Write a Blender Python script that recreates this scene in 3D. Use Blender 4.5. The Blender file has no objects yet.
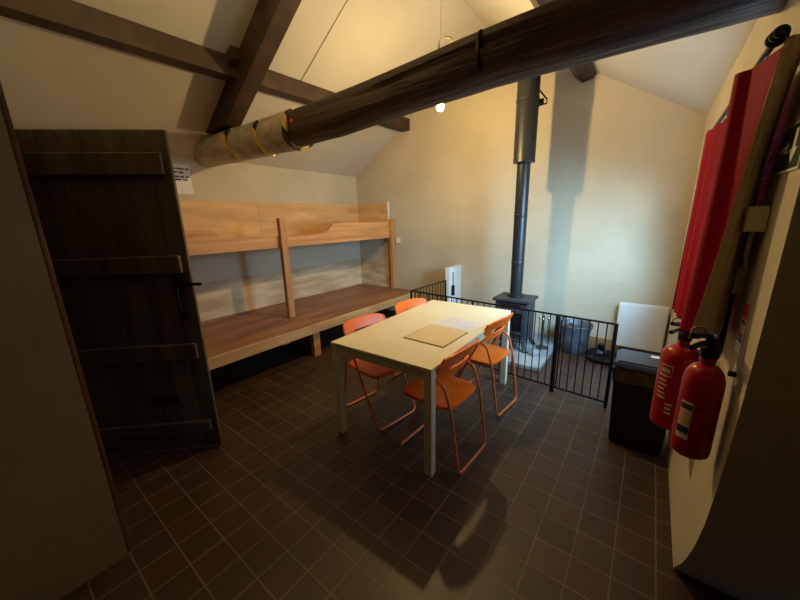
import bpy, bmesh, math, random
from mathutils import Vector, Matrix, noise
random.seed(4)
PI = math.pi
C = bpy.context.scene.collection
S = bpy.context.scene

# ------------------------------------------------------------ camera
cam_d = bpy.data.cameras.new('camera'); cam = bpy.data.objects.new('camera', cam_d); C.objects.link(cam)
F = 324.0
_D = Vector((34, 1320, F)).normalized()
_Y = Vector((255, -86, F)); _Y = (_Y - _D*_Y.dot(_D)).normalized()
_X = _Y.cross(-_D)
R3 = Matrix((_X, _Y, -_D))                 # camera axes (right, down, forward) to world
right = Vector((R3[0][0], R3[1][0], R3[2][0])); down = Vector((R3[0][1], R3[1][1], R3[2][1])); fwd = Vector((R3[0][2], R3[1][2], R3[2][2]))
M = Matrix((right, -down, -fwd)).transposed().to_4x4()
M.translation = Vector((0, 0, 1.5))
cam.matrix_world = M
cam_d.sensor_width = 36; cam_d.lens = 36*F/800; cam_d.clip_start = .02
S.camera = cam
# ------------------------------------------------------------ world, daylight, exposure
W = bpy.data.worlds.new('world'); S.world = W; W.use_nodes = True
bg = W.node_tree.nodes['Background']; bg.inputs[0].default_value = (.50, .74, 1, 1); bg.inputs[1].default_value = 1.2
def area(name, loc, rot, sx, sy, power, col):
    l = bpy.data.lights.new(name, 'AREA'); l.shape = 'RECTANGLE'; l.size = sx; l.size_y = sy; l.energy = power; l.color = col
    o = bpy.data.objects.new(name, l); C.objects.link(o); o.location = loc; o.rotation_euler = rot; return o
# daylight coming through the window of the right wall
wd = area('window_daylight', (.66, 2.50, 1.45), (0, 0, 0), .85, 1.25, 82, (.42, .74, 1))
wd.data.spread = math.radians(120); wd.rotation_euler = Vector((-1.0, .50, -.85)).to_track_quat('-Z', 'Y').to_euler()
BULB = (-1.60, 2.72, 2.45); BULB2 = (-2.0, .88, 3.22)
BULB_STRENGTH = 1750; BULB2_STRENGTH = 230
vs = S.view_settings
vs.view_transform = 'Standard'; vs.look = 'None'; vs.gamma = 1; vs.use_curve_mapping = False; vs.exposure = 0.12

# ------------------------------------------------------------ materials
def nm(name):
    m = bpy.data.materials.new(name); m.use_nodes = True
    nt = m.node_tree; return m, nt, nt.nodes['Principled BSDF']
def setb(b, **k):
    for a, v in k.items(): b.inputs[a.replace('_', ' ')].default_value = v
def rgba(c): return (c[0], c[1], c[2], 1)
def mix_noise(nt, b, c1, c2, scale=(5,5,5), detail=4, bump=0, bscale=None, lo=.35, hi=.65, bdist=.01):
    tc = nt.nodes.new('ShaderNodeTexCoord'); mp = nt.nodes.new('ShaderNodeMapping'); mp.inputs['Scale'].default_value = scale
    nt.links.new(tc.outputs['Object'], mp.inputs[0])
    n = nt.nodes.new('ShaderNodeTexNoise'); n.inputs['Detail'].default_value = detail; n.inputs['Scale'].default_value = 1
    nt.links.new(mp.outputs[0], n.inputs[0])
    r = nt.nodes.new('ShaderNodeValToRGB'); r.color_ramp.elements[0].position = lo; r.color_ramp.elements[1].position = hi
    r.color_ramp.elements[0].color = rgba(c1); r.color_ramp.elements[1].color = rgba(c2)
    nt.links.new(n.outputs[0], r.inputs[0]); nt.links.new(r.outputs[0], b.inputs['Base Color'])
    if bump:
        n2 = nt.nodes.new('ShaderNodeTexNoise'); n2.inputs['Detail'].default_value = 5; n2.inputs['Scale'].default_value = 1
        m2 = nt.nodes.new('ShaderNodeMapping'); m2.inputs['Scale'].default_value = bscale or scale
        nt.links.new(tc.outputs['Object'], m2.inputs[0]); nt.links.new(m2.outputs[0], n2.inputs[0])
        bp = nt.nodes.new('ShaderNodeBump'); bp.inputs['Strength'].default_value = bump; bp.inputs['Distance'].default_value = bdist
        nt.links.new(n2.outputs[0], bp.inputs['Height']); nt.links.new(bp.outputs[0], b.inputs['Normal'])
    return r
def noisy(name, c1, c2, scale=(5,5,5), rough=.7, bump=0, bscale=None, metal=0, lo=.35, hi=.65, detail=4, bdist=.01, **k):
    m, nt, b = nm(name); setb(b, Roughness=rough, Metallic=metal, **k)
    mix_noise(nt, b, c1, c2, scale, detail, bump, bscale, lo, hi, bdist); return m
def plain(name, c, rough=.5, metal=0, **k):
    m, nt, b = nm(name); setb(b, Base_Color=rgba(c), Roughness=rough, Metallic=metal, **k); return m

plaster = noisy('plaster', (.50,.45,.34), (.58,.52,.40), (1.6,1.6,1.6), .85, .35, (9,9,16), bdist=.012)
plaster_jamb_shaded = noisy('jamb_plaster_shaded', (.30,.245,.15), (.37,.31,.20), (1.6,1.6,1.6), .8, .3, (8,8,14), bdist=.01)  # darker copy of the plaster, near-camera shade put into its colour
lobby_dark_m = noisy('lobby_wall_darkened', (.10,.075,.05), (.14,.11,.07), (1.6,1.6,1.6), .85)  # unseen walls round the camera, coloured dark to cut bounced light
ceil_m = noisy('ceiling_board', (.54,.52,.46), (.60,.58,.51), (1.2,1.2,1.2), .8, .15, (5,5,5))
beam_m = noisy('old_timber', (.018,.009,.006), (.085,.042,.026), (1.2,12,12), .6, 1.0, (2,22,22), bdist=.02)
raft_m = noisy('dark_rafter_timber', (.028,.013,.008), (.060,.030,.019), (6,6,6), .6, .4, (12,12,12))
wood_pine = noisy('pine', (.50,.23,.08), (.72,.38,.15), (9,1.0,26), .5, .1, (9,1,26))
wood_pine_v = noisy('pine_post', (.42,.20,.075), (.60,.32,.13), (26,26,1.2), .5, .1, (26,26,1))
wood_ply = noisy('plywood', (.50,.28,.11), (.80,.52,.25), (3,1.6,9), .6, .1, (4,1,14), detail=8, lo=.25, hi=.75)
wood_ply_low = noisy('plywood_low', (.52,.38,.23), (.80,.63,.42), (3,1.6,9), .65, .1, (4,1,14), detail=8, lo=.38, hi=.62)
wood_deck = noisy('varnished_deck', (.19,.080,.035), (.38,.18,.085), (9,1.2,9), .42, .1, (14,2,14), detail=6)
wood_edge = noisy('pale_edge', (.56,.32,.13), (.72,.46,.21), (10,1.5,10), .55)
skirt_m = noisy('skirting_wood', (.30,.15,.06), (.42,.23,.10), (4,8,8), .6)
black_metal = plain('black_metal', (.012,.012,.014), .4, .6)
iron = noisy('cast_iron', (.035,.037,.042), (.06,.063,.07), (12,12,12), .55, .2, (40,40,40), metal=.3)
flue_m = plain('flue_enamel', (.035,.038,.045), .38, .5)
orange = plain('orange_plastic', (1,.19,.012), .36)
orange_tube = plain('orange_tube', (.80,.20,.06), .3, .1)
table_m = noisy('cream_table', (.84,.77,.54), (.88,.81,.58), (3,3,3), .30)
table_leg_m = plain('table_leg_enamel', (.74,.70,.52), .4)
white_m = plain('white_enamel', (.80,.84,.86), .4)
cream_m = plain('cream_plastic', (.62,.55,.38), .5)
red_m = plain('red_enamel', (.42,.006,.006), .28)
rubber = plain('black_rubber', (.010,.010,.010), .5)
bin_m = plain('black_bin_plastic', (.006,.007,.008), .42)
bag_m = noisy('bin_liner', (.03,.022,.016), (.09,.07,.05), (20,20,20), .4, .6, (30,30,30), lo=.3, hi=.7)
lid_m = plain('lid_plastic', (.035,.045,.06), .3)
chrome = plain('chrome', (.6,.6,.6), .2, 1)
slab_m = noisy('hearth_slate', (.20,.23,.25), (.34,.38,.41), (4,4,4), .45, .3, (10,10,10))
galv = noisy('galvanised', (.07,.085,.115), (.13,.155,.20), (10,10,10), .45, metal=.2)
paper_m = plain('paper', (.80,.78,.80), .7)
manila = noisy('manila_card', (.74,.56,.29), (.78,.60,.33), (4,4,4), .6)
manila_edge = plain('manila_edge', (.28,.19,.08), .7)
ink = plain('ink', (.03,.03,.035), .7)
ink_blue = plain('faint_ink', (.60,.56,.68), .7)
green = plain('sign_green', (.012,.045,.028), .35)
sign_w = plain('sign_white', (.75,.72,.62), .5)
red_ink = plain('red_ink', (.6,.03,.02), .5)
orange_ink = plain('orange_ink', (.65,.15,.03), .5)
yellow = plain('hazard_yellow', (.80,.55,.03), .45)
tape_m, nt, b = nm('hazard_tape'); setb(b, Roughness=.4)
tc = nt.nodes.new('ShaderNodeTexCoord'); wv = nt.nodes.new('ShaderNodeTexWave'); wv.bands_direction = 'DIAGONAL'; wv.inputs['Scale'].default_value = 2.6
cr = nt.nodes.new('ShaderNodeValToRGB'); cr.color_ramp.interpolation = 'CONSTANT'; cr.color_ramp.elements[0].color = (.012,.012,.014,1); cr.color_ramp.elements[1].position = .5; cr.color_ramp.elements[1].color = (.80,.52,.03,1)
nt.links.new(tc.outputs['Object'], wv.inputs[0]); nt.links.new(wv.outputs[0], cr.inputs[0]); nt.links.new(cr.outputs[0], b.inputs['Base Color'])
foam = noisy('grey_padding', (.34,.30,.23), (.52,.48,.40), (6,12,12), .6, .7, (14,25,25), bdist=.01)
lining = noisy('lining', (.52,.42,.26), (.60,.49,.32), (6,6,6), .8)
card = noisy('cardboard', (.38,.17,.06), (.46,.22,.09), (6,6,6), .7)
dark_door = noisy('door_stain', (.095,.078,.055), (.18,.14,.09), (12,12,1.2), .36, .25, (14,14,1.5))
frame_m = noisy('frame_wood', (.06,.028,.012), (.12,.05,.02), (12,12,1.5), .5)
glass = bpy.data.materials.new('glass'); glass.use_nodes = True; nt = glass.node_tree; nt.nodes.remove(nt.nodes['Principled BSDF'])
tp_ = nt.nodes.new('ShaderNodeBsdfTransparent'); gl_ = nt.nodes.new('ShaderNodeBsdfGlossy'); gl_.inputs['Roughness'].default_value = .02
mx_ = nt.nodes.new('ShaderNodeMixShader'); mx_.inputs[0].default_value = .06
nt.links.new(tp_.outputs[0], mx_.inputs[1]); nt.links.new(gl_.outputs[0], mx_.inputs[2]); nt.links.new(mx_.outputs[0], nt.nodes['Material Output'].inputs[0])
# curtain: cloth that lets some light through
curt, nt, b = nm('red_curtain'); setb(b, Base_Color=rgba((.33,.002,.026)), Roughness=.7, Specular_IOR_Level=.15)
tr = nt.nodes.new('ShaderNodeBsdfTranslucent'); tr.inputs[0].default_value = (.55,.005,.03,1)
mx = nt.nodes.new('ShaderNodeMixShader'); mx.inputs[0].default_value = .14
nt.links.new(b.outputs[0], mx.inputs[1]); nt.links.new(tr.outputs[0], mx.inputs[2]); nt.links.new(mx.outputs[0], nt.nodes['Material Output'].inputs[0])
def emis(name, c, s):
    m, nt, b = nm(name); setb(b, Base_Color=rgba(c), Emission_Color=rgba(c), Emission_Strength=s); return m
# floor tiles
tile, nt, b = nm('quarry_tiles'); setb(b, Roughness=.42)
tc = nt.nodes.new('ShaderNodeTexCoord'); mp = nt.nodes.new('ShaderNodeMapping'); mp.inputs['Location'].default_value = (-.043+.153*40, -.162+.1505*20, 0)
nt.links.new(tc.outputs['Object'], mp.inputs[0])
br = nt.nodes.new('ShaderNodeTexBrick'); br.offset = 0; br.inputs['Scale'].default_value = 1
br.inputs['Brick Width'].default_value = .153; br.inputs['Row Height'].default_value = .1505
br.inputs['Mortar Size'].default_value = .0033; br.inputs['Mortar Smooth'].default_value = .25; br.inputs['Bias'].default_value = 0
br.inputs['Color1'].default_value = (.066,.034,.022,1); br.inputs['Color2'].default_value = (.046,.026,.019,1); br.inputs['Mortar'].default_value = (.15,.115,.085,1)
nt.links.new(mp.outputs[0], br.inputs[0])
n = nt.nodes.new('ShaderNodeTexNoise'); n.inputs['Scale'].default_value = 3; n.inputs['Detail'].default_value = 6
nt.links.new(tc.outputs['Object'], n.inputs[0])
ml = nt.nodes.new('ShaderNodeMix'); ml.data_type = 'RGBA'; ml.blend_type = 'MULTIPLY'; ml.inputs[0].default_value = .7
rr = nt.nodes.new('ShaderNodeValToRGB'); rr.color_ramp.elements[0].position = .3; rr.color_ramp.elements[0].color = (.55,.55,.55,1); rr.color_ramp.elements[1].position = .7; rr.color_ramp.elements[1].color = (1.15,1.1,1.05,1)
nt.links.new(n.outputs[0], rr.inputs[0]); nt.links.new(br.outputs[0], ml.inputs[6]); nt.links.new(rr.outputs[0], ml.inputs[7])
nt.links.new(ml.outputs[2], b.inputs['Base Color'])
bp = nt.nodes.new('ShaderNodeBump'); bp.invert = True; bp.inputs['Strength'].default_value = .5; bp.inputs['Distance'].default_value = .003
nt.links.new(br.outputs[1], bp.inputs['Height']); nt.links.new(bp.outputs[0], b.inputs['Normal'])
rr2 = nt.nodes.new('ShaderNodeMapRange'); rr2.inputs[3].default_value = .32; rr2.inputs[4].default_value = .55
nt.links.new(n.outputs[0], rr2.inputs[0]); nt.links.new(rr2.outputs[0], b.inputs['Roughness'])

# ------------------------------------------------------------ mesh helpers
def B(): return bmesh.new()
def box(bm, x0, x1, y0, y1, z0, z1, bev=0):
    r = bmesh.ops.create_cube(bm, size=1)['verts']
    for v in r: v.co = Vector(((x0+x1)/2 + v.co.x*(x1-x0), (y0+y1)/2 + v.co.y*(y1-y0), (z0+z1)/2 + v.co.z*(z1-z0)))
    if bev:
        es = list({e for v in r for e in v.link_edges})
        bmesh.ops.bevel(bm, geom=es, offset=bev, segments=2, affect='EDGES', profile=.5)
    return bm
def prism(bm, pts, axis, a, b):
    """closed 2D outline extruded along an axis from a to b"""
    def P(p, t):
        return {'x': (t, p[0], p[1]), 'y': (p[0], t, p[1]), 'z': (p[0], p[1], t)}[axis]
    A = [bm.verts.new(P(p, a)) for p in pts]; Bv = [bm.verts.new(P(p, b)) for p in pts]
    bm.faces.new(A); bm.faces.new(Bv[::-1]); n = len(pts)
    for i in range(n): bm.faces.new((A[i], Bv[i], Bv[(i+1) % n], A[(i+1) % n]))
    return bm
def smooth_path(pts, n=6):
    pts = [Vector(p) for p in pts]; out = []
    for i in range(len(pts)-1):
        p0 = pts[max(i-1,0)]; p1 = pts[i]; p2 = pts[i+1]; p3 = pts[min(i+2, len(pts)-1)]
        for k in range(n):
            t = k/n
            out.append(.5*((2*p1)+(-p0+p2)*t+(2*p0-5*p1+4*p2-p3)*t*t+(-p0+3*p1-3*p2+p3)*t**3))
    out.append(pts[-1]); return out
def rounded(pts, r=.04, n=5):
    """polyline with rounded corners"""
    pts = [Vector(p) for p in pts]; out = [pts[0]]
    for i in range(1, len(pts)-1):
        a = (pts[i-1]-pts[i]); c = (pts[i+1]-pts[i]); rr = min(r, a.length*.45, c.length*.45)
        A = pts[i]+a.normalized()*rr; Cc = pts[i]+c.normalized()*rr
        for k in range(n+1):
            t = k/n; out.append((1-t)**2*A+2*t*(1-t)*pts[i]+t*t*Cc)
    out.append(pts[-1]); return out
def tube(bm, pts, r, seg=10, caps=True):
    pts = [Vector(p) for p in pts]; rs = r if isinstance(r, (list, tuple)) else [r]*len(pts)
    rings = []; prev = None
    for i, p in enumerate(pts):
        d = (pts[min(i+1, len(pts)-1)]-pts[max(i-1, 0)]).normalized()
        if prev is None:
            u = d.orthogonal().normalized()
        else:
            u = (prev - d*prev.dot(d)).normalized()
        prev = u; w = d.cross(u)
        rings.append([bm.verts.new(p+(u*math.cos(2*PI*k/seg)+w*math.sin(2*PI*k/seg))*rs[i]) for k in range(seg)])
    for a, b_ in zip(rings, rings[1:]):
        for k in range(seg): bm.faces.new((a[k], a[(k+1) % seg], b_[(k+1) % seg], b_[k]))
    if caps: bm.faces.new(rings[0][::-1]); bm.faces.new(rings[-1])
    return bm
def lathe(bm, prof, cx=0, cy=0, seg=32, a0=0, a1=2*PI):
    full = abs(a1-a0-2*PI) < 1e-6; n = seg if full else seg+1
    rings = [[bm.verts.new((cx+r*math.cos(a0+(a1-a0)*k/seg), cy+r*math.sin(a0+(a1-a0)*k/seg), z)) for k in range(n)] for r, z in prof]
    for a, b_ in zip(rings, rings[1:]):
        for k in range(n if full else n-1): bm.faces.new((a[k], a[(k+1) % n], b_[(k+1) % n], b_[k]))
    if full:
        if prof[0][0] > 1e-4: bm.faces.new(rings[0][::-1])
        if prof[-1][0] > 1e-4: bm.faces.new(rings[-1])
    return bm
def sphere(bm, c, r, u=16, v=10, s=(1,1,1)):
    bmesh.ops.create_uvsphere(bm, u_segments=u, v_segments=v, radius=r, matrix=Matrix.Translation(c) @ Matrix.Diagonal((s[0], s[1], s[2], 1)))
    return bm
def obj(name, bm, mat, parent=None, smooth=False, loc=None, rot=None):
    bmesh.ops.remove_doubles(bm, verts=bm.verts, dist=1e-6)
    bmesh.ops.recalc_face_normals(bm, faces=bm.faces)
    me = bpy.data.meshes.new(name); bm.to_mesh(me); bm.free(); me.materials.append(mat)
    if smooth:
        for p in me.polygons: p.use_smooth = True
        try: me.set_sharp_from_angle(angle=math.radians(40))
        except Exception: pass
    o = bpy.data.objects.new(name, me); C.objects.link(o)
    if loc: o.location = loc
    if rot: o.rotation_euler = rot
    if parent: o.parent = parent
    return o
def tag(o, label, cat, group=None):
    o['label'] = label; o['category'] = cat
    if group: o['group'] = group
    return o
def thing(name, label, cat, loc=(0,0,0), rotz=0, group=None):
    o = bpy.data.objects.new(name, None); C.objects.link(o); o.location = loc; o.rotation_euler = (0,0,rotz); o.empty_display_size = .1
    return tag(o, label, cat, group)
def struct(name, bm, mat, parent=None, smooth=False):
    o = obj(name, bm, mat, parent, smooth)
    if not parent: o['kind'] = 'structure'
    return o
def dup(root, label, loc, rotz, group=None):
    r = root.copy(); C.objects.link(r); r.location = loc; r.rotation_euler = (0,0,rotz); r['label'] = label
    if group: r['group'] = group
    for ch in list(root.children):
        c = ch.copy(); C.objects.link(c); c.parent = r
        for g in list(ch.children):
            d = g.copy(); C.objects.link(d); d.parent = c
    return r

# ------------------------------------------------------------ room shell
XL, XR, YG, YB = -4.10, .256, 4.19, -1.8
XRO = .95                       # far side of the right recess near the camera
RX, RZ = -1.80, 3.626           # ridge
zl = lambda x: 2.23+.607*(x+4.10)
zr = lambda x: 2.335-.63*(x-.256)
struct('floor', box(B(), XL-.3, XRO+.3, YB-.3, YG+.3, -.1, 0), tile)

def sheet(bm, o, u, v, nu, nv, f=None):
    """grid sheet from origin with edge vectors, displaced by f"""
    o = Vector(o); u = Vector(u); v = Vector(v); nrm = u.cross(v).normalized()
    g = [[bm.verts.new(o+u*(i/nu)+v*(j/nv)+(nrm*f(o+u*(i/nu)+v*(j/nv)) if f else Vector())) for j in range(nv+1)] for i in range(nu+1)]
    for i in range(nu):
        for j in range(nv): bm.faces.new((g[i][j], g[i+1][j], g[i+1][j+1], g[i][j+1]))
    return g
# gable wall
struct('wall_gable', prism(B(), [(XL-.3,-.05), (XRO+.3,-.05), (XRO+.3,1.85), (RX,RZ+.12), (XL-.3,2.1)], 'y', YG, YG+.3), plaster)
struct('wall_back', prism(B(), [(XL-.3,-.05), (XRO+.3,-.05), (XRO+.3,1.85), (RX,RZ+.12), (XL-.3,2.1)], 'y', YB-.3, YB), lobby_dark_m)
struct('wall_left', box(B(), XL-.3, XL, YB, YG, -.05, 2.26), plaster)
# ceiling slopes
bm = B()
prism(bm, [(XL-.35, zl(XL-.35)), (RX, RZ), (RX, RZ+.12), (XL-.35, zl(XL-.35)+.12)], 'y', YB-.3, YG+.3)
prism(bm, [(RX, RZ), (XRO+.35, zr(XRO+.35)), (XRO+.35, zr(XRO+.35)+.12), (RX, RZ+.12)], 'y', YB-.3, YG+.3)
struct('ceiling', bm, ceil_m)
# right wall with window opening; its near end is a bulging rubble corner
WY0, WY1, WZ0, WZ1, WT = 1.64, 3.62, 1.0, 1.92, .36
bm = B()
box(bm, XR, XR+WT, WY1, YG, -.05, 2.33)
box(bm, XR, XR+WT, WY0, WY1, -.05, WZ0)
box(bm, XR, XR+WT, WY0, WY1, WZ1, 2.33)
prof = [(-.05,1.60), (.05,1.53), (.15,1.45), (.25,1.385), (.36,1.325), (.5,1.27), (.65,1.235), (.82,1.21), (1.0,1.195), (1.3,1.185), (1.6,1.18), (2.0,1.18), (2.33,1.18)]
pts = [(y, z) for z, y in prof] + [(WY0, 2.33), (WY0, -.05)]
prism(bm, pts, 'x', XR, XR+WT)
struct('wall_right', bm, plaster)
pts = [(y, z) for z, y in prof] + [(1.64, 2.33), (1.64, -.05)]
struct('wall_recess', box(prism(B(), pts, 'x', XR+WT, XRO+.3), XRO, XRO+.3, YB, 1.2, -.05, 1.9), lobby_dark_m)
# front partition with the doorway, and the jamb face beside the camera
bm = B()
prism(bm, [(XL,-.05), (-2.86,-.05), (-2.86,zl(-2.86)), (XL,zl(XL))], 'y', -.10, .16); box(bm, -2.86, -1.95, -.10, .16, 2.09, zl(-2.4))
struct('wall_front', bm, plaster)
def jf(p): return .012*noise.noise(Vector((p.x, p.y*3, p.z*3)))
bm = B()
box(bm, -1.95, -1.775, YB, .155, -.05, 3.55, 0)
struct('wall_partition', bm, plaster_jamb_shaded)
o = struct('baseboard_gable', box(B(), -.78, .25, YG-.018, YG, 0, .13, .003), skirt_m)
# window in the right wall
bm = B()
xf = XR+WT-.06
for a in ((WY0, WY0+.06, WZ0, WZ1), (WY1-.06, WY1, WZ0, WZ1), (WY0+.06, WY1-.06, WZ0, WZ0+.06), (WY0+.06, WY1-.06, WZ1-.06, WZ1), (2.54, 2.60, WZ0+.06, WZ1-.06)):
    box(bm, xf, xf+.06, *a)
w1 = struct('window_1', bm, white_m)
struct('pane', box(B(), xf+.027, xf+.033, WY0+.06, WY1-.06, WZ0+.06, WZ1-.06), glass, w1)
struct('window_sill', box(B(), XR-.03, xf-.001, WY0+.001, WY1-.001, WZ0, WZ0+.03, .004), white_m, w1)
struct('trim_1', box(B(), XR-.018, XR-.0005, WY0-.07, WY0-.005, WZ0, WZ1, .004), black_metal)
# board joint running up the left slope
bm = B(); tube(bm, [(-3.0, 2.36, zl(-3.0)-.004), (-1.9, 2.36, zl(-1.9)-.004)], .006, 6)
struct('trim_2', bm, foam)

# ------------------------------------------------------------ roof timbers
def log_mesh():
    bm = B(); n = 60; seg = 28; rings = []
    for i in range(n+1):
        t = i/n; x = XL-.1+(XR+.25-XL)*t
        cz = 2.285-.045*math.sin(t*PI)*0 - .04*t + .02*math.sin(t*7)
        cz = 2.29 + (-.055*min(1, t/.4)) + (.045*min(1,(t-.5)/.25) if t > .5 else 0)
        cy = 1.80+.015*math.sin(t*5+1); r0 = (.126 if x < -2.42 else .137 if t < .5 else .137-.010*min(1,(t-.5)/.2))+.003*math.sin(t*9)
        ring = []
        for k in range(seg):
            a = 2*PI*k/seg; d = Vector((0, math.cos(a), math.sin(a)))
            r = r0*(1+.05*math.cos(3*a+t*2)+.05*noise.noise(Vector((x*1.5, math.cos(a)*1.4, math.sin(a)*1.4)))+.025*noise.noise(Vector((x*6, math.cos(a)*4, math.sin(a)*4))))
            # long drying crack on the camera side
            ca = PI+.10*math.sin(x*1.8) - .15
            dd = abs(((a-ca+PI) % (2*PI))-PI)
            if dd < .14 and x > -2.3: r -= .022*(1-dd/.14)
            ring.append(bm.verts.new((x, cy+d.y*r, cz+d.z*r)))
        rings.append(ring)
    for a, b_ in zip(rings, rings[1:]):
        for k in range(seg): bm.faces.new((a[k], a[(k+1) % seg], b_[(k+1) % seg], b_[k]))
    bm.faces.new(rings[0][::-1]); bm.faces.new(rings[-1]); return bm
tb = thing('tie_beam', 'massive dark round log beam crossing the room below the roof slopes', 'beam', (0,0,0))
obj('log', log_mesh(), beam_m, tb, True)
bm = B(); tube(bm, [(-.77, 1.685, 2.365), (-.77, 1.667, 2.33), (-.77, 1.663, 2.25), (-.77, 1.675, 2.20)], .013, 8)
obj('iron_strap', bm, black_metal, tb, True)
obj('orange_mark', sphere(B(), (-2.28, 1.668, 2.255), .014, 10, 8, (1.2,.4,1.1)), orange, tb)
# padding on the left end of the log
pad = thing('beam_padding', 'grey padding wrapped in three sleeves round the left end of the log beam', 'padding')
sl = [(-4.09,-3.37), (-3.33,-2.84), (-2.80,-2.36)]
def logc(x):
    t = (x-(XL-.1))/(XR+.25-XL); return 1.80+.015*math.sin(t*5+1), 2.29+(-.055*min(1, t/.4))
for a, b_ in sl:
    bm = B(); n = 12; P = []; Rr = []
    for i in range(n+1):
        x = a+(b_-a)*i/n; cy, cz = logc(x); P.append((x, cy, cz)); Rr.append(.147+.003*math.sin(i*2.1)-(.010 if i in (0, n) else 0))
    tube(bm, P, Rr, 26)
    for v in bm.verts: v.co += (v.co-Vector((v.co.x, *logc(v.co.x)))).normalized()*.007*noise.noise(v.co*7)
    obj('sleeve', bm, foam, pad, True)
for j, (x, w) in enumerate(((-3.35,.030), (-2.82,.034), (-2.385,.042))):
    cy, cz = logc(x); bm = B(); seg = 40; rg = []
    for k in range(seg):
        a = 2*PI*k/seg; tw = .025*math.sin(2*a+j); ww = w*(1+.45*math.sin(3*a+j*2)); r = .1525+.002*math.sin(5*a+j)
        rg.append([bm.verts.new((x+tw+dx, cy+rr_*math.cos(a), cz+rr_*math.sin(a))) for dx, rr_ in ((-ww/2, r), (ww/2, r), (ww/2, r-.014), (-ww/2, r-.014))])
    for k in range(seg):
        a, b_ = rg[k], rg[(k+1) % seg]
        for q in range(4): bm.faces.new((a[q], a[(q+1) % 4], b_[(q+1) % 4], b_[q]))
    obj('hazard_tape', bm, tape_m, pad, True)
# principal rafter on the left, with purlins and ridge
def slope_beam(xe, xr, top, bot, y0, y1, f, zf):
    # foot cut level at zf where the rafter sits on the log; xe = eaves side, xr = ridge side
    k = (f(xr)-f(xe))/(xr-xe)
    xt = xe+(zf-(f(xe)-top))/k if f(xe)-top < zf else xe
    xb = xe+(zf-(f(xe)-bot))/k
    pts = [(xt, f(xt)-top), (xr, f(xr)-top), (xr, f(xr)-bot), (xb, zf)]
    if xt == xe: pts = [(xe, zf)]+pts
    bm = B(); prism(bm, pts, 'y', y0, y1); return bm
tag(obj('principal_rafter', slope_beam(-4.09, RX-.02, .005, .265, 1.70, 1.84, zl, 2.425), raft_m), 'thick dark rafter rising steeply on the left slope from the padded beam end', 'rafter')
tag(obj('principal_rafter', slope_beam(.25, RX+.02, .005, .265, 1.70, 1.84, zr, 2.425), raft_m), 'dark rafter on the right slope above the log beam', 'rafter')
bm = B(); prism(bm, [(-3.11, zl(-3.11)-.004), (-2.97, zl(-2.97)-.004), (-2.97, zl(-3.04)-.115), (-3.11, zl(-3.04)-.115)], 'y', YB, YG-.001)
for v in bm.verts:
    k = (YG-v.co.y)*.018; v.co.x -= k; v.co.z -= k*.607
tag(obj('purlin', bm, raft_m), 'long dark purlin running along the left roof slope behind the rafter', 'beam')
bm = B(); prism(bm, [(-.84,2.90), (-.77,2.835), (-.67,2.86), (-.645,2.895), (-.84,zr(-.84)-.004)], 'y', YB, YG-.001)
tag(obj('purlin', bm, raft_m), 'short-looking dark purlin end meeting the gable right of the flue', 'beam')
bm = B(); prism(bm, [(-3.01, zl(-3.01)-.004), (-2.94, zl(-2.94)-.004), (-2.94, zl(-2.94)-.09), (-3.01, zl(-3.01)-.09)], 'y', 1.62, 1.699)
tag(obj('purlin_cleat', bm, raft_m), 'small dark timber cleat wedged where the left purlin crosses the rafter', 'timber block')

# ------------------------------------------------------------ bunk
bk = thing('bunk_bed', 'built-in two-tier wooden sleeping bunk along the left wall', 'bunk bed', (0,0,0))
Y0 = .45
obj('lower_deck', box(B(), XL+.001, -2.88, Y0, YG-.002, .365, .403, .003), wood_deck, bk)
o = obj('front_rail', box(B(), -2.905, -2.86, Y0, YG-.03, .295, .398, .004), wood_edge, bk); o['label'] = 'pale front edge of lower platform'
for x, y in ((-2.935, .62), (-2.935, 2.19), (-2.935, 3.85), (-3.55, .62), (-3.55, 2.19), (-3.55, 3.85)):
    obj('leg', box(B(), x-.03, x+.03, y-.045, y+.045, 0, .366, .003), wood_edge, bk)
obj('lower_backboard', box(B(), XL+.001, XL+.022, Y0, YG-.002, .404, .845), wood_ply_low, bk)
obj('lower_end_board', box(B(), XL+.023, -3.42, YG-.022, YG-.002, .404, .845), wood_ply_low, bk)
obj('upper_deck', box(B(), XL+.001, -3.385, Y0, YG-.002, 1.24, 1.275), wood_ply, bk)
obj('upper_backboard', box(B(), XL+.001, XL+.022, Y0, 2.35, 1.276, 1.775), wood_ply, bk)
obj('upper_backboard', box(B(), XL+.001, XL+.022, 2.354, YG-.002, 1.276, 1.775), wood_ply, bk)
obj('upper_end_board', box(B(), XL+.023, -3.42, YG-.022, YG-.002, 1.276, 1.775), wood_ply, bk)
o = obj('end_board_edge', box(B(), -3.419, -3.405, YG-.024, YG-.002, 1.40, 1.80), white_m, bk)
# guard rail with a dipped middle
pts = [(Y0,1.235), (YG-.004,1.235), (YG-.004,1.485)]
dip = [(2.99,1.485), (2.94,1.475), (2.90,1.44), (2.86,1.39), (2.80,1.375), (2.56,1.35), (1.56,1.375), (1.50,1.39), (1.46,1.435), (1.41,1.455), (Y0,1.46)]
o = obj('guard_rail', prism(B(), pts+dip, 'x', -3.384, -3.352), wood_pine, bk)
obj('post', box(B(), -3.351, -3.29, 2.125, 2.205, .404, 1.56, .005), wood_pine_v, bk)
obj('post', box(B(), -3.351, -3.29, YG-.085, YG-.003, .404, 1.53, .005), wood_pine_v, bk)
s = obj('wall_socket', box(B(), -3.27, -3.19, YG-.012, YG-.0005, 1.15, 1.235, .003), white_m)
tag(s, 'small white socket plate on the gable wall beside the bunk end post', 'socket')

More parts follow.
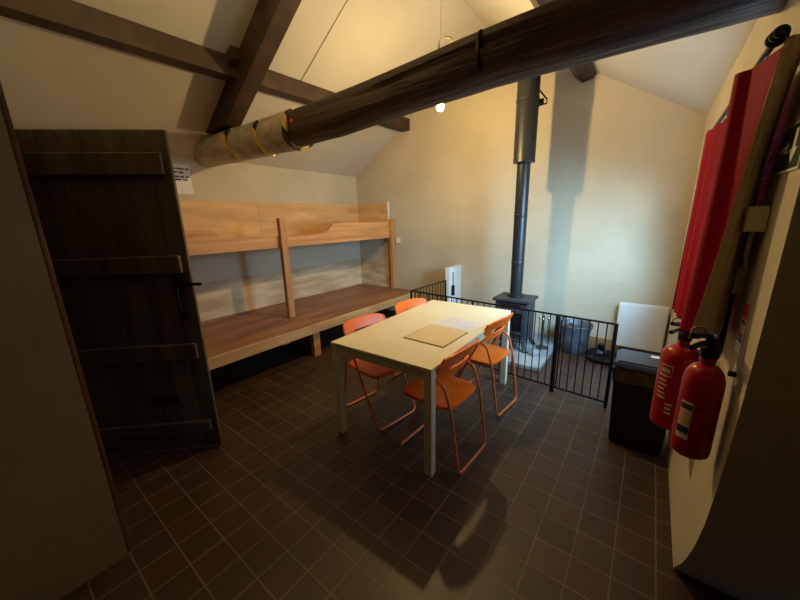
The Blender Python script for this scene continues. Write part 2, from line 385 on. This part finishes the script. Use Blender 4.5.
# ------------------------------------------------------------ notice on the left wall
nt_ = thing('wall_notice', 'white paper notice fixed to the wall between door and padded beam', 'notice', (XL, 1.5, 0))
obj('sheet', box(B(), .0005, .003, -.09, .12, 1.84, 2.14), paper_m, nt_)
bm = B()
for z, ws in ((2.095,(.05,.07,.03)), (2.06,(.06,.05)), (2.015,(.07,.04,.04)), (1.985,(.09,.05))):
    y = -.07
    for w in ws: box(bm, .003, .0036, y, y+w, z-.008, z+.008); y += w+.012
obj('printed_lines', bm, ink, nt_)

# ------------------------------------------------------------ door
dv = Vector((.722, .692, 0)); ang = math.atan2(dv.y, dv.x)
d1 = thing('door_1', 'x', 'x', (-2.84, .165, 0), ang); del d1['label']; del d1['category']; d1['kind'] = 'structure'
DL = .885; DH = 2.02
bm = B(); nb = 8; w = DL/nb
for i in range(nb):
    box(bm, i*w+.0005, (i+1)*w-.0005, 0, .026, .012, DH, .007)
box(bm, .004, DL-.004, .004, .022, .015, DH-.004)
struct('boards', bm, dark_door, d1)
for z0, z1 in ((1.783,1.898), (1.228,1.331), (.673,.777), (.15,.227)):
    struct('ledge', box(B(), .03, DL-.035, -.030, .0, z0, z1, .006), dark_door, d1)
bm = B(); tube(bm, smooth_path([(DL-.075,-.004,1.14), (DL-.075,-.035,1.12), (DL-.075,-.045,1.05), (DL-.075,-.035,.99), (DL-.075,-.004,.97)]), .008, 8)
box(bm, DL-.10, DL-.05, -.006, 0, 1.10, 1.20, .003); box(bm, DL-.095, DL-.055, -.006, 0, .93, .98, .003)
struct('door_handle', bm, black_metal, d1)
bm = B(); box(bm, DL-.09, DL+.055, -.014, -.006, 1.145, 1.163); struct('latch_bar', bm, black_metal, d1)
struct('letter_plate', box(B(), .50, .68, -.008, 0, .36, .43, .003), iron, d1)
bm = B(); box(bm, -1.955, -1.90, .10, .185, 0, 2.12, .004); box(bm, -2.90, -2.845, .02, .15, 0, 2.12, .004); box(bm, -2.86, -1.95, .02, .15, 2.04, 2.12)
dd = struct('door_frame', bm, frame_m); dd.name = 'trim_3'
bm = B(); box(bm, -1.90, -1.787, .156, .167, 0, 2.12, .003); struct('trim_4', bm, frame_m)

# ------------------------------------------------------------ table
TX0, TX1, TY0, TY1, TZ = -1.647, -.852, 1.372, 2.765, .705
tt = thing('dining_table', 'rectangular cream table in the middle of the tiled floor', 'table', ((TX0+TX1)/2-.032, (TY0+TY1)/2, 0), .03)
hx, hy = (TX1-TX0)/2, (TY1-TY0)/2
obj('tabletop', box(B(), -hx, hx, -hy, hy, TZ-.018, TZ, .003), table_m, tt)
bm = B()
for sx in (-1, 1): box(bm, sx*(hx-.016)-.008, sx*(hx-.016)+.008, -hy+.045, hy-.045, TZ-.072, TZ-.028)
for sy in (-1, 1): box(bm, -hx+.045, hx-.045, sy*(hy-.016)-.008, sy*(hy-.016)+.008, TZ-.072, TZ-.028)
obj('apron', bm, table_leg_m, tt)
for sx in (-1, 1):
    for sy in (-1, 1):
        bm = B(); cx, cy = sx*(hx-.026), sy*(hy-.026)
        box(bm, cx-.025, cx+.025, cy-.025, cy+.025, .008, TZ-.0185, .003); box(bm, cx-.022, cx+.022, cy-.022, cy+.022, 0, .008)
        obj('leg', bm, table_leg_m, tt)
# ------------------------------------------------------------ things on the table
bm = B(); box(bm, -.163, .163, -.172, .172, 0, .004); f1 = thing('paper_folder', 'square buff card folder with dark edges lying flat on the table', 'folder', (-1.123, 1.865, TZ+.0005), -.02)
obj('back_cover', bm, manila_edge, f1); obj('front_cover', box(B(), -.155, .155, -.165, .162, .004, .006), manila, f1)
sh = thing('printed_sheets', 'white printed paper sheets beyond the buff folder on the table', 'papers', (-1.125, 2.175, TZ+.0005), -.05)
obj('sheet', box(B(), -.155, .150, -.105, .10, 0, .0012), paper_m, sh)
obj('sheet', box(B(), -.13, .165, -.09, .125, .0013, .0022), paper_m, sh)
bm = B()
for i in range(9):
    y = .105-i*.02; x = -.115
    while x < .14:
        w = random.uniform(.02, .06); box(bm, x, min(x+w, .15), y, y+.007, .0022, .0026); x += w+.010
obj('printed_lines', bm, ink_blue, sh)

# ------------------------------------------------------------ folding chairs (local: front = +x)
def rr_ring(w, h, p, n=40):
    out = []
    for k in range(n):
        a = 2*PI*k/n; c, s_ = math.cos(a), math.sin(a)
        out.append((w/2*math.copysign(abs(c)**(2/p), c), h/2*math.copysign(abs(s_)**(2/p), s_)))
    return out
def make_chair(label, loc, rot):
    t = thing('folding_chair', label, 'chair', loc, rot, 'orange folding chairs round the table')
    hw = .20; ft = lambda z: .225-.375*z/.76
    # front frame: from back top down to the front floor, joined by the floor runner
    bm = B(); path = [(ft(.745), -hw, .745), (ft(.012), -hw, .012), (ft(.012), hw, .012), (ft(.745), hw, .745)]
    tube(bm, rounded(path, .05, 6), .0085, 10); obj('front_frame', bm, orange_tube, t, True)
    bm = B(); hr = .178
    path = [(ft(.585)-.004, -hr, .585), (-.125, -hr, .56), (-.172, -hr, .42), (-.232, -hr, .012), (-.232, hr, .012), (-.172, hr, .42), (-.125, hr, .56), (ft(.585)-.004, hr, .585)]
    tube(bm, rounded(path, .05, 6), .0085, 10); obj('rear_frame', bm, orange_tube, t, True)
    # seat: slightly dished pan, rolled edges
    bm = B(); outer = rr_ring(.385, .385, 5.5, 48); zz = .432
    rings = []
    for sc, z in ((1.0, zz-.020), (1.012, zz-.008), (1.0, zz), (.93, zz+.002), (.75, zz-.004), (.4, zz-.008)):
        rings.append([bm.verts.new((.022+p[0]*sc, p[1]*sc*(1.0 if p[0] > 0 else .97), z)) for p in outer])
    for sc, z in ((.4, zz-.020), (.9, zz-.020)):
        pass
    for a, b_ in zip(rings, rings[1:]):
        for k in range(48): bm.faces.new((a[k], a[(k+1) % 48], b_[(k+1) % 48], b_[k]))
    bm.faces.new(rings[-1]); bm.faces.new(rings[0][::-1])
    obj('seat', bm, orange, t, True)
    # backrest: curved panel with a hand slot
    bm = B(); o_ = rr_ring(.425, .185, 4.5, 48); i_ = rr_ring(.25, .044, 4, 48)
    lean = math.atan(.375/.76)
    def P(y, h, th):
        z = .672+h; bow = -.030*(1-(y/.21)**2)
        return (ft(z)+bow+th, y, z)
    def L(ring, dh, th): return [bm.verts.new(P(p[0], p[1]+dh, th)) for p in ring]
    mid = [((a[0]*.5+b_[0]*.5), (a[1]*.5+(b_[1]-.006)*.5)) for a, b_ in zip(o_, i_)]
    for th in (.007, -.007):
        pass
    A = [L(o_, 0, .006), L(mid, 0, .010), L(i_, -.006, .006)]
    Bk = [L(o_, 0, -.008), L(mid, 0, -.010), L(i_, -.006, -.008)]
    n_ = 48
    def q(a, b_):
        for k in range(n_): bm.faces.new((a[k], a[(k+1) % n_], b_[(k+1) % n_], b_[k]))
    q(A[0], A[1]); q(A[1], A[2]); q(Bk[0], Bk[1]); q(Bk[1], Bk[2]); q(A[0], Bk[0]); q(A[2], Bk[2])
    obj('backrest', bm, orange, t, True)
    return t
ch = make_chair('orange folding chair at the near right side of the table, closest to the camera', (-.960, 1.673, 0), PI-.047)
dup(ch, 'orange folding chair at the far right side of the table, nearest the stove', (-.985, 2.381, 0), PI-.10)
dup(ch, 'orange folding chair on the bunk side, behind the near left table leg', (-1.588, 1.750, 0), -.14)
dup(ch, 'orange folding chair on the bunk side at the far end, only its backrest top showing', (-1.592, 2.385, 0), -.18)

# ------------------------------------------------------------ stove, hearth, flue
HZ = .045
tag(obj('hearth_slab', box(B(), -1.75, -.72, 3.16, YG-.003, 0, HZ, .008), slab_m), 'grey stone hearth slab under the stove', 'hearth')
st = thing('wood_stove', 'small black cast iron wood-burning stove on the stone hearth', 'stove', (-1.14, 3.63, HZ))
hw, hd = .178, .155
obj('body', box(B(), -hw, hw, -hd, hd, .11, .555, .012), iron, st)
obj('top_plate', box(B(), -hw-.025, hw+.025, -hd-.025, hd+.02, .555, .585, .006), iron, st)
for sx in (-1, 1):
    for sy in (-1, 1):
        bm = B(); tube(bm, [(sx*(hw-.03), sy*(hd-.03), .12), (sx*(hw-.015), sy*(hd-.015), .05), (sx*(hw+.01), sy*(hd+.01), 0)], [.03,.02,.026], 8); obj('leg', bm, iron, st, True)
bm = B(); dr0 = -hd-.014
for a in ((-.16,-.12,.19,.47), (.12,.16,.19,.47), (-.12,.12,.19,.225), (-.12,.12,.435,.47)): box(bm, a[0], a[1], dr0, -hd+.001, a[2], a[3], .003)
dr = obj('door', bm, iron, st)
obj('glass_pane', box(B(), -.12, .12, dr0+.006, -hd+.001, .225, .435), plain('stove_glass', (.01,.01,.01), .1), dr)
bm = B(); tube(bm, [(.14,-hd-.014,.33), (.14,-hd-.045,.33), (.14,-hd-.045,.27)], .007, 8); obj('handle', bm, chrome, dr, True)
obj('ash_lip', box(B(), -.17, .17, -hd-.04, -hd+.001, .115, .135, .004), iron, st)
bm = box(B(), -.10, .10, -hd-.006, -hd+.001, .500, .522, .004)
obj('air_vent', bm, black_metal, st)
fl = thing('flue_pipe', 'tall black stovepipe rising from the stove, wider above', 'stovepipe', (-1.14, 3.63, 0))
bm = B(); lathe(bm, [(.082,HZ+.586), (.082,.665), (.066,.67), (.066,2.05)], seg=28); obj('lower_pipe', bm, flue_m, fl, True)
for z in (1.0, 1.5):
    bm = B(); lathe(bm, [(.0665,z), (.0685,z+.004), (.0685,z+.028), (.0665,z+.032)], seg=28); obj('joint_band', bm, flue_m, fl, True)
zt = zr(-1.14)-.066
bm = B(); lathe(bm, [(.067,2.045), (.108,2.045), (.108,2.06), (.106,2.065), (.106,zt)], seg=32); obj('upper_pipe', bm, flue_m, fl, True)
bm = B(); lathe(bm, [(.107,2.60), (.111,2.604), (.111,2.63), (.107,2.634)], seg=32); obj('joint_band', bm, flue_m, fl, True)
bm = B(); tube(bm, [(.095,.03,2.70), (.165,.06,2.61), (.165,.06,2.575), (.095,.03,2.56)], .008, 8); box(bm, .095, .14, .035, .055, 2.575, 2.62)
obj('wall_bracket', bm, black_metal, fl, True)

# ------------------------------------------------------------ fireguard
A0 = Vector((-2.15, 3.01, 0)); A1 = Vector((-.535, 2.855, 0)); A2 = Vector((-.125, 2.825, 0)); AL = Vector((-2.13, 3.78, 0))
fg = thing('fireguard', 'black metal barred safety gate fencing off the stove', 'safety gate')
GH = .70
def panel(p, q, name='gate_panel'):
    d = (q-p); n = max(2, round(d.length/.062))
    bm = B(); tube(bm, [p+Vector((0,0,.045)), q+Vector((0,0,.045))], .0085, 8); obj('bottom_rail', bm, black_metal, fg, True)
    bm = B(); tube(bm, [p+Vector((0,0,GH)), q+Vector((0,0,GH))], .0085, 8)
    f_ = obj('top_rail', bm, black_metal, fg, True)
    for k in range(1, n):
        c = p+d*(k/n); bm = B(); tube(bm, [c+Vector((0,0,.045)), c+Vector((0,0,GH))], .0048, 6); obj('bar', bm, black_metal, f_, True)
mid = A0.lerp(A1, .5)
panel(AL, A0); panel(A0, mid); panel(mid, A1); panel(A1, A2)
for p, r in ((AL,.012), (A0,.013), (mid,.010), (A1,.019), (A2,.013)):
    bm = B(); tube(bm, [p+Vector((0,0,0)), p+Vector((0,0,GH+.005))], r, 10); obj('post', bm, black_metal, fg, True)
bm = B(); tube(bm, [A1+Vector((.03,0,.05)), A1+Vector((.03,0,GH-.05)), A1+Vector((.045,0,GH-.01)), A1+Vector((.075,0,GH))], .006, 8); obj('latch', bm, black_metal, fg, True)
# boxed casing at the gable
cs = thing('pipe_casing', 'narrow white boxed casing against the gable where the gate ends', 'casing', (-2.14, 0, 0))
obj('casing_box', box(B(), -.035, .035, 3.85, YG-.001, 0, .85, .004), white_m, cs)
obj('casing_cap', box(B(), -.040, .040, 3.844, YG-.001, .85, .862, .003), white_m, cs)
bm = B(); tube(bm, [(-2.085, 3.90, .80), (-2.080, 3.90, .72), (-2.078, 3.90, .60)], .006, 8); tube(bm, [(-2.078, 3.90, .62), (-2.078, 3.90, .48)], [.020,.024], 10)
tag(obj('hearth_brush', bm, black_metal, None, True), 'short black hearth brush hanging on the white casing', 'brush')

# companion set on hearth
cp = thing('companion_set', 'fireside tool set with bright knobs standing on the hearth beside the stove', 'fireside tools', (-.84, 3.72, HZ))
bm = B(); lathe(bm, [(.065,0), (.065,.012), (.02,.02), (.008,.03), (.008,.36), (.014,.37), (0,.385)], seg=20); obj('stand', bm, iron, cp, True)
for dx, dy in ((-.045,0), (.045,.01), (0,-.04)):
    bm = B(); tube(bm, [(dx,dy,.06), (dx,dy,.34)], .005, 8); sphere(bm, (dx,dy,.352), .015); obj('tool', bm, chrome, cp, True)
bm = B(); lathe(bm, [(.0,0), (.05,0), (.06,.05), (.045,.09), (.03,.10), (.0,.10)], -.86, 3.47, seg=14)
for v in bm.verts: v.co.z = v.co.z*.6+HZ; v.co += Vector((noise.noise(v.co*20), noise.noise(v.co*21), 0))*.03
tag(obj('hearth_bag', bm, plain('pale_blue_bag', (.22,.26,.30), .4), None, True), 'small crumpled pale bag on the hearth in front of the tool set', 'bag')

# coal bucket
bu = thing('coal_bucket', 'grey metal coal bucket behind the gate near the gable', 'bucket', (-.55, 3.90, 0))
bm = B(); lathe(bm, [(.095,0), (.105,.01), (.135,.16), (.168,.33), (.176,.335), (.172,.34), (.160,.325), (.125,.15), (.09,.03), (0,.03)], seg=28); obj('pail', bm, galv, bu, True)
bm = B(); tube(bm, smooth_path([(-.168,0,.31), (-.13,-.06,.40), (0,-.10,.44), (.13,-.06,.40), (.168,0,.31)]), .005, 8); obj('handle', bm, galv, bu, True)
bm = B()
for k in range(16):
    a = k*2.4; r = .10*math.sqrt(k/16); sphere(bm, (r*math.cos(a), r*math.sin(a), .27+random.uniform(-.01,.02)), random.uniform(.025,.038), 7, 5)
o = obj('coal', bm, noisy('coal', (.02,.02,.022), (.06,.065,.08), (30,30,30), .4), bu); o['kind'] = 'stuff'
# ash pan and small box and cardboard
bm = B(); lathe(bm, [(0,.004), (.15,.004), (.175,.045), (.182,.045), (.158,0), (0,0)], seg=30)
ap = tag(obj('ash_pan', bm, black_metal, None, True, loc=(-.25, 3.86, 0)), 'shallow round black pan on the tiles beside the coal bucket', 'pan')
tag(obj('small_box', box(B(), -.33, -.265, 4.02, 4.09, 0, .10, .004), black_metal), 'little black box against the skirting right of the coal bucket', 'box')
# ------------------------------------------------------------ panel heater on gable
hp = thing('panel_heater', 'flat white panel heater mounted low on the gable behind the bin', 'heater', (0,0,0))
obj('panel', box(B(), -.185, .235, YG-.10, YG-.06, .10, .585, .012), white_m, hp)
obj('top_grille', box(B(), -.180, .230, YG-.095, YG-.065, .585, .590), white_m, hp)
for x in (-.10, .15): obj('bracket', box(B(), x-.015, x+.015, YG-.06, YG-.0005, .2, .5), white_m, hp)

# ------------------------------------------------------------ bin
bn = thing('rubbish_bin', 'tall black rubbish bin with liner against the right wall', 'bin', (.076, 2.475, 0))
def frus(bm, w0, d0, w1, d1, z0, z1, bev=.015):
    r = bmesh.ops.create_cube(bm, size=1)['verts']
    for v in r:
        t = v.co.z+.5; v.co = Vector((v.co.x*(w0+(w1-w0)*t), v.co.y*(d0+(d1-d0)*t), z0+(z1-z0)*t))
    bmesh.ops.bevel(bm, geom=list({e for v in r for e in v.link_edges}), offset=bev, segments=2, affect='EDGES'); return bm
obj('body', frus(B(), .28, .22, .315, .26, 0, .50), bin_m, bn)
bm = frus(B(), .330, .275, .338, .283, .455, .555, .01)
bmesh.ops.subdivide_edges(bm, edges=bm.edges[:], cuts=5, use_grid_fill=True)
for v in bm.verts: v.co += Vector((noise.noise(v.co*18), noise.noise(v.co*18+Vector((5,0,0))), .5*noise.noise(v.co*14)))*.010
obj('bin_liner', bm, bag_m, bn, True)
ld = obj('lid', frus(B(), .345, .29, .31, .25, .556, .60, .012), lid_m, bn)
obj('lid_highlight', box(B(), .02, .085, .04, .075, .6005, .602), paper_m, ld)  # pale patch painting the highlight on the lid

# ------------------------------------------------------------ extinguishers
def extinguisher(label, loc, r, h, co2):
    t = thing('fire_extinguisher', label, 'fire extinguisher', loc, 0, None)
    bm = B(); pr = [(0,0), (r*.8,.0), (r*.97,.008), (r,.02), (r, h-.07)]
    for k in range(1, 7):
        a = k/6*PI/2; pr.append((r*.30+(r*.70)*math.cos(a), h-.07+.065*math.sin(a)))
    pr += [(.020,h+.005), (.020,h+.02)]
    lathe(bm, pr, seg=36); obj('cylinder', bm, red_m, t, True)
    bm = B(); lathe(bm, [(.024,h+.02), (.024,h+.05), (.016,h+.055), (.016,h+.075)], seg=16); obj('valve', bm, black_metal, t, True)
    bm = B(); tube(bm, [(0,.02,h+.062), (-.03,-.05,h+.072), (-.055,-.11,h+.075)], .008, 8); obj('carry_handle', bm, black_metal, t, True)
    bm = B(); tube(bm, [(0,.02,h+.078), (-.03,-.05,h+.098), (-.055,-.10,h+.108)], .008, 8); obj('squeeze_lever', bm, black_metal, t, True)
    bm = B()
    for k in range(18): pass
    ringp = [(-.03+.018*math.cos(a), .03, h+.085+.018*math.sin(a)) for a in [2*PI*k/16 for k in range(17)]]
    tube(bm, ringp, .003, 6, False); obj('safety_pin', bm, chrome, t, True)
    bm = B(); tube(bm, smooth_path([(0,.02,h+.045), (.0,.07,h+.03), (-.01,r+.012,h-.06), (-.01,r+.013,h*.6), (-.01,r+.013,.08)]), .0085, 8)
    obj('hose', bm, rubber, t, True)
    bm = B(); box(bm, r-.002, .254-loc[0], -.005, .005, h-.03, h-.015); obj('wall_bracket', bm, iron, t)
    return t
def patch(bm, r, a0, a1, z0, z1, seg=12, th=.0008):
    pr = [(r, z0), (r+th, z0), (r+th, z1), (r, z1), (r, z0)]
    lathe(bm, pr, seg=seg, a0=a0, a1=a1); return bm
rd = math.radians
E1 = (.188, 1.315, .725); h1 = .322; r1 = .051
e1 = extinguisher('red fire extinguisher nearest the camera with white and black label on its side', E1, r1, h1, True)
lb = obj('label_sticker', patch(B(), r1, rd(212), rd(252), .065, .195), sign_w, e1)
obj('printed_band', patch(B(), r1+.0009, rd(214), rd(250), .17, .188), ink, lb); obj('printed_band', patch(B(), r1+.0009, rd(214), rd(250), .085, .11), ink, lb)
obj('printed_panel', patch(B(), r1+.0009, rd(215), rd(249), .118, .163), manila, lb)
E2 = (.166, 1.75, .575); h2 = .385; r2 = .070
e2 = extinguisher('red fire extinguisher farther along the wall beside the black bin, with white printed text', E2, r2, h2, False)
bm = B()
for z in (.145,.165,.185,.205,.225,.245): patch(bm, r2+.0003, rd(212), rd(212+random.uniform(18,30)), z, z+.006)
for z in (.08,.10,.12): patch(bm, r2+.0003, rd(246), rd(246+random.uniform(14,28)), z, z+.009)
patch(bm, r2+.0003, rd(212), rd(250), .25, .253); patch(bm, r2+.0003, rd(212), rd(250), .295, .298); patch(bm, r2+.0003, rd(212), rd(213.5), .25, .298); patch(bm, r2+.0003, rd(248.5), rd(250), .25, .298)
for a in (218, 225, 232, 239): patch(bm, r2+.0003, rd(a), rd(a+4), .264, .284)
obj('printed_text', bm, sign_w, e2)

# ------------------------------------------------------------ curtains
PX, PZ = .182, 1.905
pl = thing('curtain_pole', 'thin black curtain pole above the window with a curled finial', 'curtain pole')
bm = B(); tube(bm, [(PX, 1.30, PZ), (PX, 2.62, PZ)], .008, 10); obj('rod', bm, black_metal, pl, True)
bm = B()
P = [(PX+.017*math.cos(a)*(1-a/40), 1.30-a*.0035, PZ+.017*math.sin(a)*(1-a/40)) for a in [k*.35 for k in range(52)]]
tube(bm, P, .005, 7); sphere(bm, (PX, 1.275, PZ), .013); obj('finial', bm, black_metal, pl, True)
for y in (1.345, 2.5):
    bm = B(); tube(bm, [(PX, y, PZ+.011), (XR-.001, y, PZ+.011)], .006, 8); obj('bracket', bm, black_metal, pl, True)
def curtain(path, z0f, z1, flare, amp, n, mat, name, label, cat, parent=None, lean=None):
    """pleated sheet; path in plan, bottoms by z0f(t), flare(t) moves the hem into the room"""
    bm = B(); N = n*10; Mz = 20; pth = smooth_path([(p[0], p[1], 0) for p in path], 10); g = []
    for i in range(N+1):
        t = i/N; s_ = t*(len(pth)-1); k = min(int(s_), len(pth)-2); c = pth[k].lerp(pth[k+1], s_-k)
        d = (pth[k+1]-pth[k]).normalized(); nn = Vector((-d.y, d.x, 0)); col = []
        for j in range(Mz+1):
            v = j/Mz; z = z1+(z0f(t)-z1)*v
            am = amp*(.6+.5*v)*(1+.3*math.sin(t*11+3*v)); off = am*math.sin(t*n*2*PI+.5*math.sin(v*3+t*5))
            q = c+nn*off; q.x -= flare(t)*v*v; q.z = z
            if lean: q.y -= lean(t)*(1-v)**4; q.x += .02*lean(t)*(1-v)**4
            col.append(bm.verts.new(q))
        g.append(col)
    for i in range(N):
        for j in range(Mz): bm.faces.new((g[i][j], g[i+1][j], g[i+1][j+1], g[i][j+1]))
    bmesh.ops.recalc_face_normals(bm, faces=bm.faces)
    bmesh.ops.solidify(bm, geom=bm.faces[:], thickness=.0022)
    o = obj(name, bm, mat, parent, True)
    if not parent: tag(o, label, cat)
    return o
c1 = thing('curtain', 'near red curtain with beige lining drawn back at the window', 'curtain')
curtain([(.203,1.425), (.142,1.475), (.160,1.62), (.178,1.78), (.190,1.95)], lambda t: 1.10 if t < .6 else 1.10-.22*min(1,(t-.6)/.1), 1.893, lambda t: .012, .006, 5, curt, 'red_cloth', '', '', c1, lambda t: .13*max(0, 1-t*7))
curtain([(.240,1.53), (.228,1.45), (.212,1.400), (.202,1.375), (.190,1.365)], lambda t: 1.10, 1.893, lambda t: .004+.050*t, .004, 3, lining, 'lining', '', '', c1, lambda t: .17-.06*t)['label'] = 'beige lining side'
curtain([(.200,2.08), (.180,2.20), (.168,2.30), (.157,2.40)], lambda t: .96, 1.893, lambda t: .003, .009, 3, curt, 'curtain', 'far red curtain panel hanging beyond the near one at the window', 'curtain')

# ------------------------------------------------------------ signs and fittings on the right wall
XW = XR-.0005
sg = thing('exit_sign', 'dark green exit sign with white arrow high on the right wall', 'sign', (XW, 1.395, 1.655))
obj('sign_border', box(B(), -.003, 0, -.18, .18, -.060, .060), sign_w, sg)
obj('sign_plate', box(B(), -.004, -.003, -.173, .173, -.053, .053), green, sg)
def flat(bm, pts):   # outline in (y, z) on the sign, just proud of the plate
    prism(bm, pts, 'x', -.0052, -.004)
bm = B(); c = -.12
flat(bm, [(c-.010,.040), (c+.010,.040), (c+.010,-.005), (c+.030,-.005), (c,-.040), (c-.030,-.005), (c-.010,-.005)])
obj('down_arrow', bm, sign_w, sg)
bm = B(); c = .125     # running figure beside a doorway
flat(bm, [(c+.038,-.043), (c+.012,-.043), (c+.012,.043), (c+.038,.043)])
m_ = []
for k in range(12): m_.append((c-.012+.007*math.cos(2*PI*k/12), .030+.007*math.sin(2*PI*k/12)))
flat(bm, m_)
flat(bm, [(c-.004,.018), (c-.020,.022), (c-.020,-.005), (c-.008,-.008)]); flat(bm, [(c-.008,-.008), (c+.004,-.018), (c+.002,-.040), (c-.006,-.040), (c-.004,-.020), (c-.016,-.008)])
flat(bm, [(c-.020,-.005), (c-.034,-.030), (c-.028,-.034), (c-.010,-.008)]); flat(bm, [(c-.020,.020), (c-.034,.006), (c-.030,.002), (c-.018,.012)])
obj('running_figure', bm, sign_w, sg)
def text(body, size, loc, mat, parent, name, roll=0):
    cu = bpy.data.curves.new(name, 'FONT'); cu.body = body; cu.size = size; cu.align_x = 'CENTER'; cu.align_y = 'CENTER'; cu.extrude = .0006
    o = bpy.data.objects.new(name, cu); C.objects.link(o)
    dg = bpy.context.evaluated_depsgraph_get(); me = bpy.data.meshes.new_from_object(o.evaluated_get(dg)); bpy.data.objects.remove(o)
    me.materials.clear(); me.materials.append(mat)
    # text plane: x-right -> -y, y-up -> +z, facing -x
    mt = Matrix(((0,0,-1,0), (-1,0,0,0), (0,1,0,0), (0,0,0,1)))
    me.transform(Matrix.Rotation(0,4,'X')); me.transform(mt @ Matrix.Rotation(roll,4,'Z'))
    q = bpy.data.objects.new(name, me); C.objects.link(q); q.location = loc; q.parent = parent; return q
text('Fire exit', .044, (-.0047, 0, 0), sign_w, sg, 'lettering')
jb = thing('junction_box', 'cream plastic switch box with a hanging lead below the exit sign', 'switch box', (XW, 1.41, 1.478))
obj('box_body', box(B(), -.046, 0, -.045, .045, -.036, .036, .005), cream_m, jb)
bm = B(); tube(bm, smooth_path([(-.02,.0,-.034), (-.022,-.004,-.07), (-.02,.008,-.11), (-.010,.03,-.15)]), .006, 8); obj('lead', bm, cream_m, jb, True)
th = thing('thermostat', 'small cream control box low on the wall beside the curtain', 'control box', (XW, 1.50, 1.285))
obj('control_body', box(B(), -.025, 0, -.035, .035, -.045, .045, .004), cream_m, th)
s1 = thing('safety_sticker', 'narrow cream sticker with red and black print above the near extinguisher', 'sticker', (XW, 1.37, 1.16))
obj('backing', box(B(), -.0015, 0, -.036, .036, -.08, .08), sign_w, s1)
obj('red_panel', box(B(), -.0022, -.0015, -.030, .030, .028, .074), red_ink, s1)
bm = B()
for z in (.012, -.045): box(bm, -.0022, -.0015, -.026, .024, z, z+.007)
obj('printed_lines', bm, ink, s1)
bm = B(); box(bm, -.0022, -.0015, -.02, .02, -.034, -.018); obj('red_mark', bm, red_ink, s1)
s2 = thing('extinguisher_sticker', 'orange printed sticker below the small control box by the curtain', 'sticker', (XW, 1.53, 1.18))
obj('backing', box(B(), -.0015, 0, -.03, .03, -.06, .06), cream_m, s2)
bm = B()
for z in (.045, .030, .015, .0): box(bm, -.0022, -.0015, -.024, .022, z, z+.010)
obj('printed_lines', bm, orange_ink, s2)

# ------------------------------------------------------------ lamps
def bulb(name, label, loc, zc, strength, loop=False):
    t = thing(name, label, 'lamp', loc)
    bm = B(); lathe(bm, [(0,-.035), (.018,-.030), (.030,-.010), (.028,.010), (.015,.035), (.013,.045), (0,.045)], seg=20)
    obj('bulb', bm, emis('bulb_glow_'+name+str(round(strength)), (1,.68,.28), strength), t, True)
    bm = B(); lathe(bm, [(.0,.046), (.018,.046), (.020,.085), (.010,.10), (0,.10)], seg=16); obj('lamp_holder', bm, white_m, t, True)
    bm = B(); tube(bm, [(0,0,.10), (0,0,zc-loc[2])], .003, 6); obj('cord', bm, white_m, t)
    if loop:
        bm = B(); tube(bm, smooth_path([(-.003,0,.40), (-.018,0,.455), (.0,0,.492), (.05,0,.506), (.10,0,.48), (.105,0,.46)]), .008, 8); obj('cord_loop', bm, foam, t, True)
    return t
bulb('pendant_bulb', 'bare glowing bulb on a long cord just under the log beam', BULB, zr(BULB[0])+.03, BULB_STRENGTH, True)
bulb('pendant_bulb', 'bare glowing bulb hanging high near the doorway', BULB2, zl(-2.0)+.03, BULB2_STRENGTH)
